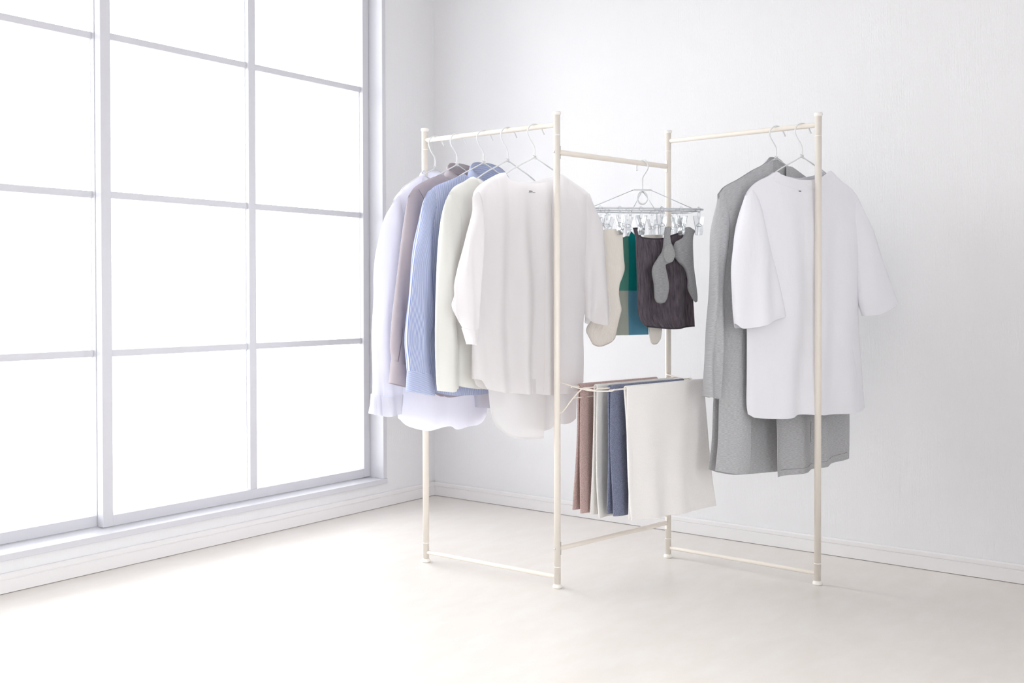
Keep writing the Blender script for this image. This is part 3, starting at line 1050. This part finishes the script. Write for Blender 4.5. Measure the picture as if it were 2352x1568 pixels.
# long tails under the hem
t0 = P_(F, (1112, 860), (1180, 868), (1246, 870))
t1 = P_(F, (1122, 945), (1127, 966), (1140, 983), (1158.6, 997), (1181.6, 1006), (1216, 1007.5), (1243, 1004.6))
cloth('front_tail', M['sheer_hem'], g, F, t0, t1, P_(F, (1117, 901), (1120, 930)), P_(F, (1248, 905), (1246, 960)), d=0.0, back=False, n0=0.012, fold=fold_fn(42, 0.006, 9, base=0.6), nv=24, nu=36, thick=0.0008)
strip('tail_hem', M['sheer_hem'], g, F, [q for q in t1], 0.006, 0.013, down=False, nn=40)
t2 = P_(F, (1190, 868), (1262, 866), (1331, 862))
t3 = P_(F, (1196, 985), (1244, 990), (1270, 987), (1288, 975), (1302, 974.5), (1319, 968.7), (1328, 961))
cloth('back_tail', M['sheer_hem'], g, F, t2, t3, None, P_(F, (1330, 905)), d=0.0, back=False, n0=-0.012, fold=fold_fn(43, 0.007, 10, base=0.6), nv=24, nu=36, thick=0.0008)
# sleeves
cloth('sleeve', M['sheer'], g, F, P_(F, (1085, 458), (1096, 440), (1108, 456)), P_(F, (1050, 752), (1068, 758), (1087, 752)),
      P_(F, (1084, 490), (1072, 536), (1060, 580), (1047, 620), (1037, 655), (1036, 678), (1029, 700), (1036, 724)), P_(F, (1104, 540), (1096, 640), (1090, 710)), d=0.028, n0=0.0, n1=0.032, fold=fold_fn(44, 0.018, 15), nu=36, nv=60)
cloth('cuff', M['sheer'], g, F, P_(F, (1050, 752), (1068, 758), (1087, 752)), P_(F, (1064, 789), (1074, 791), (1085, 787)), d=0.024, n0=0.03, fold=fold_fn(45, 0.010, 22, base=0.8), nu=30, nv=12, top_d=1.0)
cloth('sleeve', M['sheer'], g, F, P_(F, (1340, 452), (1352, 444), (1360, 464)), P_(F, (1342, 729), (1354, 740), (1374, 746), (1391, 738)),
      P_(F, (1335, 520), (1333, 620), (1338, 690)), P_(F, (1368.5, 493), (1377, 518), (1383, 557), (1387, 600), (1391, 660), (1394, 700)), d=0.030, n0=0.0, n1=0.006, fold=fold_fn(46, 0.014, 13), nu=36, nv=60)
# front placket, yoke seams and the printed neck tag


# ---- grey cardigan
g = garment('cardigan', F6, 'long grey melange open cardigan behind the white T-shirt', 'cardigan')
F = F6
shl = P_(F, (1752, 379), (1729, 390.7), (1694.8, 412), (1663, 429.4), (1650, 446))
nl = F.P([(1772, 366)])[0]; nr = np.array([-nl[0] + 0.016, nl[1] - 0.022])
btop = shl[::-1] + [nl, nr] + mirror(shl)
bbot = P_(F, (1637, 1079), (1655, 1086), (1700, 1092), (1757, 1089), (1799, 1084), (1871, 1068), (1944, 1050))
bl = P_(F, (1652, 560), (1650, 760), (1646, 920), (1644.5, 1010)); br = P_(F, (1925, 560), (1935, 760), (1941, 948))
cloth('back_panel', M['grey'], g, F, btop, bbot, bl, br, d=0.0, back=False, n0=-0.006, n1=-0.022, fold=fold_fn(51, 0.010, 6), nu=60, nv=70, thick=0.0016)
fl_top = shl[::-1] + [nl]
fl_bot = P_(F, (1637, 1079), (1670, 1083), (1692, 1081), (1701, 1075))
cloth('front_panel', M['grey'], g, F, fl_top, fl_bot, bl, P_(F, (1768, 420), (1735, 500), (1714, 600), (1708, 690), (1708, 752), (1709, 830), (1708, 920), (1705, 1035)), d=0.0, back=False, n0=0.0, n1=0.030, fold=fold_fn(52, 0.008, 7, base=0.05), nu=36, nv=70, thick=0.0016,
      n_fn=lambda s, t: -0.03 * (1 - s) ** 3 * t + 0.005 + 0.010 * min(1, t / 0.08))
fr_top = [nr] + mirror(shl)
fr_bot = P_(F, (1772, 1092), (1799, 1086), (1871, 1068), (1944, 1051))
cloth('front_panel', M['grey'], g, F, fr_top, fr_bot, P_(F, (1800, 420), (1790, 520), (1766, 700), (1757, 860), (1761, 959), (1766, 1025)), br, d=0.0, back=False, n0=0.0, n1=0.028, fold=fold_fn(53, 0.012, 7, base=0.05), nu=48, nv=70, thick=0.0016,
      n_fn=lambda s, t: -0.03 * s ** 3 * t + 0.005 + 0.010 * min(1, t / 0.08))
strip('hem_seam', M['grey_seam'], g, F, P_(F, (1780, 1076), (1800, 1072), (1836, 1064), (1871, 1054), (1936, 1036)), 0.0012, 0, nn=50, lift=0.0012, thick=0.0006)
strip('pocket_opening', M['grey_seam'], g, F, P_(F, (1850, 966), (1849, 992), (1847, 1014)), 0.002, 0, lift=0.0012, thick=0.0006)
sl = dict(top=P_(F, (1647.4, 460), (1660, 437), (1682, 450)), bot=P_(F, (1607, 908), (1632, 913), (1644, 910)),
          left=P_(F, (1640, 502.6), (1633, 546), (1629, 617), (1626, 690), (1620, 750), (1614, 800), (1610, 850)), right=P_(F, (1672, 530), (1660, 620), (1653, 700), (1648, 780), (1645, 854)))
for m_ in (False, True):
    q = sl if not m_ else dict(top=mirror(sl['top'])[::-1], bot=mirror(sl['bot'])[::-1], left=mirror(sl['right']), right=mirror(sl['left']))
    if m_:
        q = dict(top=mirror(sl['top'])[::-1], bot=[np.array([0.225, 0.60]), np.array([0.25, 0.595]), np.array([0.275, 0.605])],
                 left=[np.array([0.20, 1.05]), np.array([0.215, 0.8])], right=[np.array([0.235, 1.1]), np.array([0.265, 0.9]), np.array([0.275, 0.75])])
    cloth('sleeve', M['grey'], g, F, **q, d=0.024, n0=(0.0 if not m_ else -0.012), n1=(0.022 if not m_ else -0.035), fold=fold_fn(54 + m_, 0.010, 14), nu=30, nv=64, thick=0.0012)
# shawl collar that turns round the back of the neck
collar('shawl_collar', M['grey'], g, F, 0.036, 0.032, 1.331, 1.215, leaf=0.05, spread=0.016, stand=0.06, gap=0.7, n_c=0.0, u_c=0.012)

# ---- white T-shirt
g = garment('t_shirt', F7, 'oversized white T-shirt with short sleeves at the end of the right rail', 't-shirt')
F = F7
shl = P_(F, (1763.6, 405), (1740.7, 416.5), (1723.5, 431), (1714, 447))
shr = P_(F, (1924, 412), (1950, 431), (1967, 451), (1979, 480))
nl, nr = F.P([(1781, 395)])[0], F.P([(1899, 393)])[0]
fneck = P_(F, (1790, 402), (1818, 412), (1842, 414.5), (1860, 413.5), (1884, 404))
bneck = P_(F, (1800, 401), (1842, 407), (1880, 401))
top = shl[::-1] + [nl] + fneck + [nr] + shr
btop = shl[::-1] + [nl] + bneck + [nr] + shr
bot = P_(F, (1718, 951), (1728, 958), (1775, 959.4), (1805, 956), (1818, 950), (1871, 949.5), (1940, 947), (1967, 943), (1985, 933))
bbot = P_(F, (1718, 951), (1760, 950), (1840, 944), (1900, 936), (1985, 933))
cloth('body', M['tee'], g, F, top, bot, P_(F, (1716, 520), (1715, 650), (1716, 760), (1715.5, 860), (1715, 930)), P_(F, (1972, 600), (1968, 700), (1973, 785), (1979, 860), (1983, 915)), d=0.036, fold=fold_fn(61, 0.014, 7, lean=0.12), back_top=btop, back_bot=bbot,
      neck=(0.27, 0.75, 0.014), nv=70, nu=80, thick=0.001)
strip('neckband', M['tee'], g, F, [nl] + fneck + [nr], 0.031, 0, nn=40, lift=0.0010, thick=0.0012)
print_marks(g, F, [(1829, 437.5, 1833.5, 440.2), (1835, 437.5, 1840, 440.2)], None)
sleeve_l = dict(top=P_(F, (1713, 450), (1728, 432), (1744, 452)), bot=P_(F, (1672, 742), (1679, 752), (1690, 753), (1721, 746), (1748, 735), (1787, 725)),
                left=P_(F, (1706, 474), (1694.8, 511), (1686, 540), (1680, 569), (1672, 617), (1670, 677), (1670, 712)), right=P_(F, (1752, 520), (1764, 583), (1774, 640), (1782, 690)))
cloth('sleeve', M['tee'], g, F, **sleeve_l, d=0.032, n0=-0.004, n1=0.036, fold=fold_fn(62, 0.010, 9), nu=36, nv=50, thick=0.001)
cloth('sleeve', M['tee'], g, F, P_(F, (1950, 440), (1968, 449), (1979, 480)), P_(F, (1970, 725), (1997, 720), (2022, 706), (2044, 690)),
      P_(F, (1950, 540), (1958, 620), (1962, 690)), P_(F, (1987.5, 508), (2010, 574), (2028, 632)), d=0.032, n0=-0.004, n1=0.024, fold=fold_fn(63, 0.010, 9), nu=36, nv=50, thick=0.001)

# ------------------------------------------------------------------ towels over the bars
def towel(name_label, mat, d, s_top, s_bot, zf, zb, seed, gap=0.016, thick=0.005):
    """towel folded over a bar: s_top/s_bot = near and far edge along the bar, zf/zb = (near, far) hem heights front/back"""
    o = empty('towel', v3(PO[1] + MN * d + MD * (s_top[0] + s_top[1]) / 2, min(zf)))
    tag(o, name_label, 'towel', 'towels over the rack bars')
    rnd = random.Random(seed)
    bm = bmesh.new()
    uvl = bm.loops.layers.uv.new('UVMap')
    nu, nv, na = 40, 40, 8
    base = PO[1] + MN * d
    rr = 0.0024 + 0.001 + thick / 2
    top = TZ + 0.0005
    f1, f2 = fold_fn(seed, 0.007, 7, lean=0.1, base=0.0), fold_fn(seed + 7, 0.007, 7, lean=0.1, base=0.0)
    rows = []
    for k in range(2 * nv + na):
        row = []
        for i in range(nu):
            s = i / (nu - 1)
            if k < nv:                       # back sheet, hem up to the bar
                t = 1 - k / (nv - 1)
                sgn, zh = -1, zb
            elif k < nv + na:
                t = 0
                sgn, zh = 0, zf
            else:
                t = (k - nv - na) / (nv - 1)
                sgn, zh = 1, zf
            along = (s_top[0] * (1 - t) + s_bot[0] * t) * (1 - s) + (s_top[1] * (1 - t) + s_bot[1] * t) * s
            if sgn:
                hem = zh[0] * (1 - s) + zh[1] * s - 0.006 * math.sin(math.pi * s)
                z = top + (hem - top) * t
                n = sgn * (rr + (gap - rr) * t ** 1.3 * (0.6 + 0.4 * math.sin(3.1 * s + seed)) - 0.004 * math.sin(math.pi * t)) + (f1 if sgn > 0 else f2)(along, z, s, t)
            else:
                a = math.pi * (k - nv + 1) / (na + 1)
                n, z = -rr * math.cos(a), top + rr * math.sin(a)
            c = base + MD * along + MN * n
            row.append(bm.verts.new((c[0], c[1], z)))
        rows.append(row)
    K = len(rows)
    for k in range(K - 1):
        for i in range(nu - 1):
            f = bm.faces.new((rows[k][i], rows[k][i + 1], rows[k + 1][i + 1], rows[k + 1][i]))
            for lp, (a, b) in zip(f.loops, ((i, k), (i + 1, k), (i + 1, k + 1), (i, k + 1))):
                lp[uvl].uv = (a / (nu - 1) * 0.36, b / K * 0.8)
    c = add('cloth', bm, mat, o)
    md = c.modifiers.new('thickness', 'SOLIDIFY')
    md.thickness = thick
    md.offset = 0.0
    bv = c.modifiers.new('round', 'BEVEL'); bv.width = 0.0016; bv.segments = 2; bv.limit_method = 'ANGLE'
    return o


towel('dusty brown terry towel on the bar nearest the middle frame', M['brown'], TD[0], (0.050, 0.425), (0.034, 0.42), (0.232, 0.228), (0.238, 0.234), 71)
towel('pale grey towel between the brown and the slate blue towels', M['ltgrey'], TD[1], (0.064, 0.435), (0.056, 0.44), (0.222, 0.216), (0.228, 0.222), 72, gap=0.018)
towel('slate blue terry towel between the two pale towels', M['blue'], TD[2], (0.070, 0.430), (0.074, 0.43), (0.232, 0.226), (0.236, 0.23), 73)
towel('white towel on the outermost bar, the front one of the row', M['white_terry'], TD[3], (0.085, 0.466), (0.104, 0.515), (0.222, 0.212), (0.224, 0.216), 74)

# ------------------------------------------------------------------ pinch hanger with clips
hub = on_vert(1475, 436, PO[1], MD)
PF = Frame(hub, 47)                        # long axis of the frame
PN = Frame(hub, 47)
pinch = empty('pinch_hanger', (hub[0], hub[1], hub[2] - 0.06))
tag(pinch, 'silver pinch hanger with rows of clear clips on the middle rail', 'hanger')
zr = hub[2]
ZF = hub[2] - 0.068
# hook in a plane across the rail
HN = np.array([MN[0], MN[1], 0.0])
def hk(n, z): return hub * np.array([1, 1, 0]) + HN * n + np.array([0, 0, z])
R = 0.0245
cz = ZMT + 0.0084 + 0.0030 - R
pts = [(0, zr - 0.002), (0, zr + 0.025), (0.001, zr + 0.040), (0.010, zr + 0.052), (0.021, cz - 0.010)]
for k in range(0, 12):
    a = math.radians(-8 + k * 19)
    pts.append((R * math.cos(a), cz + R * math.sin(a)))
bm = bmesh.new()
tube(bm, smooth_path([hk(*q) for q in pts], 60), 0.0029, 10)
add('hook', bm, M['hanger'], pinch)
bm = bmesh.new()
obox(bm, PF.w(0, zr, 0), PF.U, PF.N, (0, 0, 1), 0.030, 0.005, 0.0022, 0.001)
add('hub_bar', bm, M['hanger'], pinch, False)
bm = bmesh.new()
ringp = [PF.w(0.0165 * math.cos(a), zr - 0.027 + 0.020 * math.sin(a), 0.002) for a in np.linspace(0, 2 * math.pi, 36, endpoint=False)]
tube(bm, ringp, 0.0028, 10, closed=True)
add('swivel_ring', bm, M['hanger'], pinch)
LX, LY = 0.190, 0.085
frame_pts = []
for k in range(72):
    a = 2 * math.pi * k / 72
    c, s = math.cos(a), math.sin(a)
    frame_pts.append(PF.w(LX * math.copysign(abs(c) ** 0.30, c), ZF, LY * math.copysign(abs(s) ** 0.30, s)))
bm = bmesh.new()
tube(bm, frame_pts, 0.0029, 10, closed=True)
add('frame', bm, M['alu'], pinch)
bm = bmesh.new()
tube(bm, [PF.w(-LX * 0.99, ZF, 0), PF.w(LX * 0.99, ZF, 0)], 0.0024, 8)
add('centre_bar', bm, M['alu'], pinch)
for (a, b) in ((PF.w(-0.029, zr, 0), PF.w(-LX * 0.98, ZF + 0.003, 0)), (PF.w(0.029, zr, 0), PF.w(LX * 0.98, ZF + 0.003, 0)),
               (PF.w(0, zr - 0.004, 0.003), PF.w(0.012, ZF + 0.003, LY)), (PF.w(0, zr - 0.004, -0.003), PF.w(-0.012, ZF + 0.003, -LY))):
    bm = bmesh.new()
    tube(bm, [a, b], 0.0013, 6)
    add('stay', bm, M['alu'], pinch)


def clip_meshes():
    # local clip: hangs from (0,0,0) on the frame wire, jaws end at z=-0.060
    b1 = bmesh.new()
    for s in (-1, 1):
        vs = []
        prof = [(0.0105, -0.016, 0.0018), (0.0085, -0.024, 0.002), (0.0045, -0.036, 0.0024), (0.0026, -0.043, 0.0022), (0.0040, -0.050, 0.0018), (0.0012, -0.060, 0.0014)]
        for x, z, h in prof:
            for w_ in (-0.0075, 0.0075):
                vs.append([b1.verts.new((s * (x + h), w_, z)), b1.verts.new((s * (x - h * 0.4), w_, z))])
        for i in range(len(prof) - 1):
            a, b, c, d = vs[2 * i], vs[2 * i + 1], vs[2 * i + 2], vs[2 * i + 3]
            for q in ((a[0], b[0], d[0], c[0]), (a[1], c[1], d[1], b[1]), (a[0], c[0], c[1], a[1]), (b[0], b[1], d[1], d[0])):
                b1.faces.new(q)
        b1.faces.new((vs[0][0], vs[0][1], vs[1][1], vs[1][0]))
        b1.faces.new((vs[-2][0], vs[-1][0], vs[-1][1], vs[-2][1]))
    m1 = bpy.data.meshes.new('clip')
    bmesh.ops.recalc_face_normals(b1, faces=b1.faces)
    b1.to_mesh(m1); b1.free()
    m1.materials.append(M['clip'])
    b2 = bmesh.new()
    tube(b2, [(0.0055 * math.cos(a), 0, -0.0015 - 0.0055 * math.sin(a) * 1.0) for a in np.linspace(0, 2 * math.pi, 16, endpoint=False)], 0.0013, 6, closed=True)
    tube(b2, [(0, 0.0035 * math.cos(a), -0.014 - 0.009 * math.sin(a)) for a in np.linspace(0, 2 * math.pi, 16, endpoint=False)], 0.0013, 6, closed=True)
    m2 = bpy.data.meshes.new('clip_link')
    b2.to_mesh(m2); b2.free()
    m2.materials.append(M['clip'])
    b3 = bmesh.new()
    tube(b3, [(0.0075 * math.cos(a), 0.003 * math.sin(2 * a), -0.036 + 0.004 * math.sin(a)) for a in np.linspace(0, 2 * math.pi, 20, endpoint=False)], 0.0007, 6, closed=True)
    m3 = bpy.data.meshes.new('clip_spring')
    b3.to_mesh(m3); b3.free()
    m3.materials.append(M['screw'])
    return m1, m2, m3


cm = clip_meshes()
CLIPS = []


def clip(u, n, rz):
    w = PF.w(u, ZF, n)
    o = bpy.data.objects.new('clip', cm[0])
    COL.objects.link(o)
    o.matrix_world = Matrix.Translation(w) @ Matrix.Rotation(rz, 4, 'Z') @ Matrix.Scale(1.42, 4)
    o.parent = pinch
    o.matrix_parent_inverse = pinch.matrix_world.inverted()
    for nm, me in (('clip_link', cm[1]), ('clip_spring', cm[2])):
        c = bpy.data.objects.new(nm, me)
        COL.objects.link(c)
        c.parent = o
    CLIPS.append(w)
    return w


rnd = random.Random(5)
for u, n in ((-0.165, 0.084), (-0.10, 0.085), (-0.03, 0.085), (0.04, 0.085), (0.105, 0.085), (0.165, 0.084),
             (-0.165, -0.084), (-0.09, -0.085), (-0.015, -0.085), (0.06, -0.085), (0.13, -0.085), (-0.12, 0.0), (-0.05, 0.0), (0.05, 0.0), (0.12, 0.0)):
    clip(u, n, math.radians(47 + rnd.uniform(-35, 35)))

# ------------------------------------------------------------------ small laundry on the pinch hanger
def hang(name, label, cat, depth_n, phi, group=None):
    o = PF.w(0, 1.2, depth_n)
    f = Frame(o, phi)
    r = empty(name, (o[0], o[1], 0.9))
    tag(r, label, cat, group)
    return f, r


# colour-block handkerchief
F, g = hang('handkerchief', 'teal and blue colour block handkerchief behind the long ivory sock', 'handkerchief', -0.02, 44, 'handkerchiefs on the pinch hanger')
cloth('cloth', M['blocks'], g, F, P_(F, (1381, 528), (1400, 538), (1432, 545), (1448, 531), (1462, 542), (1490, 548)), P_(F, (1380, 770), (1416, 770), (1455, 769), (1490, 768)),
      P_(F, (1384, 600), (1382, 690)), P_(F, (1490, 620), (1488, 700)), d=0.0, back=False, fold=fold_fn(81, 0.006, 14, base=0.5), nu=50, nv=50, thick=0.0016)
# charcoal handkerchief
F, g = hang('handkerchief', 'charcoal crinkled handkerchief behind the two grey socks', 'handkerchief', 0.055, 47, 'handkerchiefs on the pinch hanger')
ct = P_(F, (1452, 523), (1466, 524), (1470, 541), (1480, 545), (1522, 546), (1540, 540), (1569, 530), (1590, 524))
cb = P_(F, (1484, 751), (1515, 754), (1546, 756), (1575, 753), (1597, 750))
cl_ = P_(F, (1457, 547), (1459, 605), (1461, 670), (1464, 721), (1472, 742)); cr_ = P_(F, (1591, 600), (1594, 692))
cloth('cloth', M['charcoal'], g, F, ct, cb, cl_, cr_, d=0.0, back=False, fold=fold_fn(82, 0.017, 11, base=0.6), nu=60, nv=60, thick=0.0014)
strip('hem', M['charcoal_hem'], g, F, [q + np.array([0, -0.001]) for q in ct], 0.004, 0, nn=60, lift=0.0012)
strip('hem', M['charcoal_hem'], g, F, [q + np.array([0, 0.001]) for q in cb], 0.004, 0, nn=60, down=False, lift=0.0012)


def sock(label, depth_n, phi, mat, top, bot, left, right, seed, d=0.010, heel=None, ribs=False):
    F, g = hang('sock', label, 'sock', depth_n, phi, 'socks on the pinch hanger')
    cloth('knit', mat, g, F, P_(F, *top), P_(F, *bot), P_(F, *left), P_(F, *right), d=d, fold=fold_fn(seed, 0.003, 18, base=0.5), nu=30, nv=60, top_d=0.5, power=0.5, shut=True)
    return F, g


sock('long ivory ribbed sock hanging beside the sheer blouse sleeve', 0.062, 44, M['sock_ivory'], ((1385, 527), (1408, 526), (1430, 527)), ((1356, 780), (1362, 791), (1378, 796), (1403, 787), (1413, 777)),
     ((1386, 580), (1387, 640), (1380, 690), (1363, 727), (1346, 757)), ((1431, 555), (1433, 590), (1435, 618), (1430, 636), (1424, 652), (1422, 674), (1425, 694), (1428, 710), (1425, 724), (1420, 745)), 91)
sock('ivory sock behind the charcoal handkerchief, its toe showing below', 0.0, 44, M['sock_ivory'], ((1478, 540), (1500, 539), (1522, 540)), ((1492, 777), (1495, 787), (1501, 791), (1510, 789), (1518, 778)),
     ((1478, 640), (1484, 700), (1490, 752)), ((1524, 600), (1530, 640), (1524, 700), (1521, 757)), 92)
F, g = sock('light grey sock with pale heel, the left of the grey pair', 0.092, 47, M['sock_grey'], ((1527, 523), (1535, 520), (1543, 524)), ((1503, 684), (1507, 693), (1516, 697), (1527, 694), (1533, 685)),
     ((1525, 547), (1521, 575), (1511, 591), (1499, 612), (1497, 628), (1501, 650)), ((1539, 541), (1541, 556), (1546, 573), (1549, 590), (1545, 600), (1530, 606), (1530, 616), (1534, 635), (1537, 659)), 93, d=0.012)
cloth('heel', M['sock_heel'], g, F, P_(F, (1526, 566), (1534, 561), (1541, 561)), P_(F, (1521, 586), (1527, 601), (1541, 602)), P_(F, (1522, 576)), P_(F, (1548, 585)), d=0.004, n0=0.011, back=False, nu=14, nv=14, thick=0.001)
F, g = sock('dark grey folded sock clipped at the right end of the pinch hanger', 0.080, 47, M['sock_grey'], ((1572, 524), (1580, 521), (1590, 526), (1597, 531)), ((1590, 686), (1597, 694), (1602, 692)),
     ((1568, 545), (1550, 557), (1545, 580), (1556, 600), (1572, 616), (1579, 640), (1580, 664)), ((1592, 545), (1592, 570), (1594, 614), (1598, 648), (1602, 679)), 94, d=0.012)
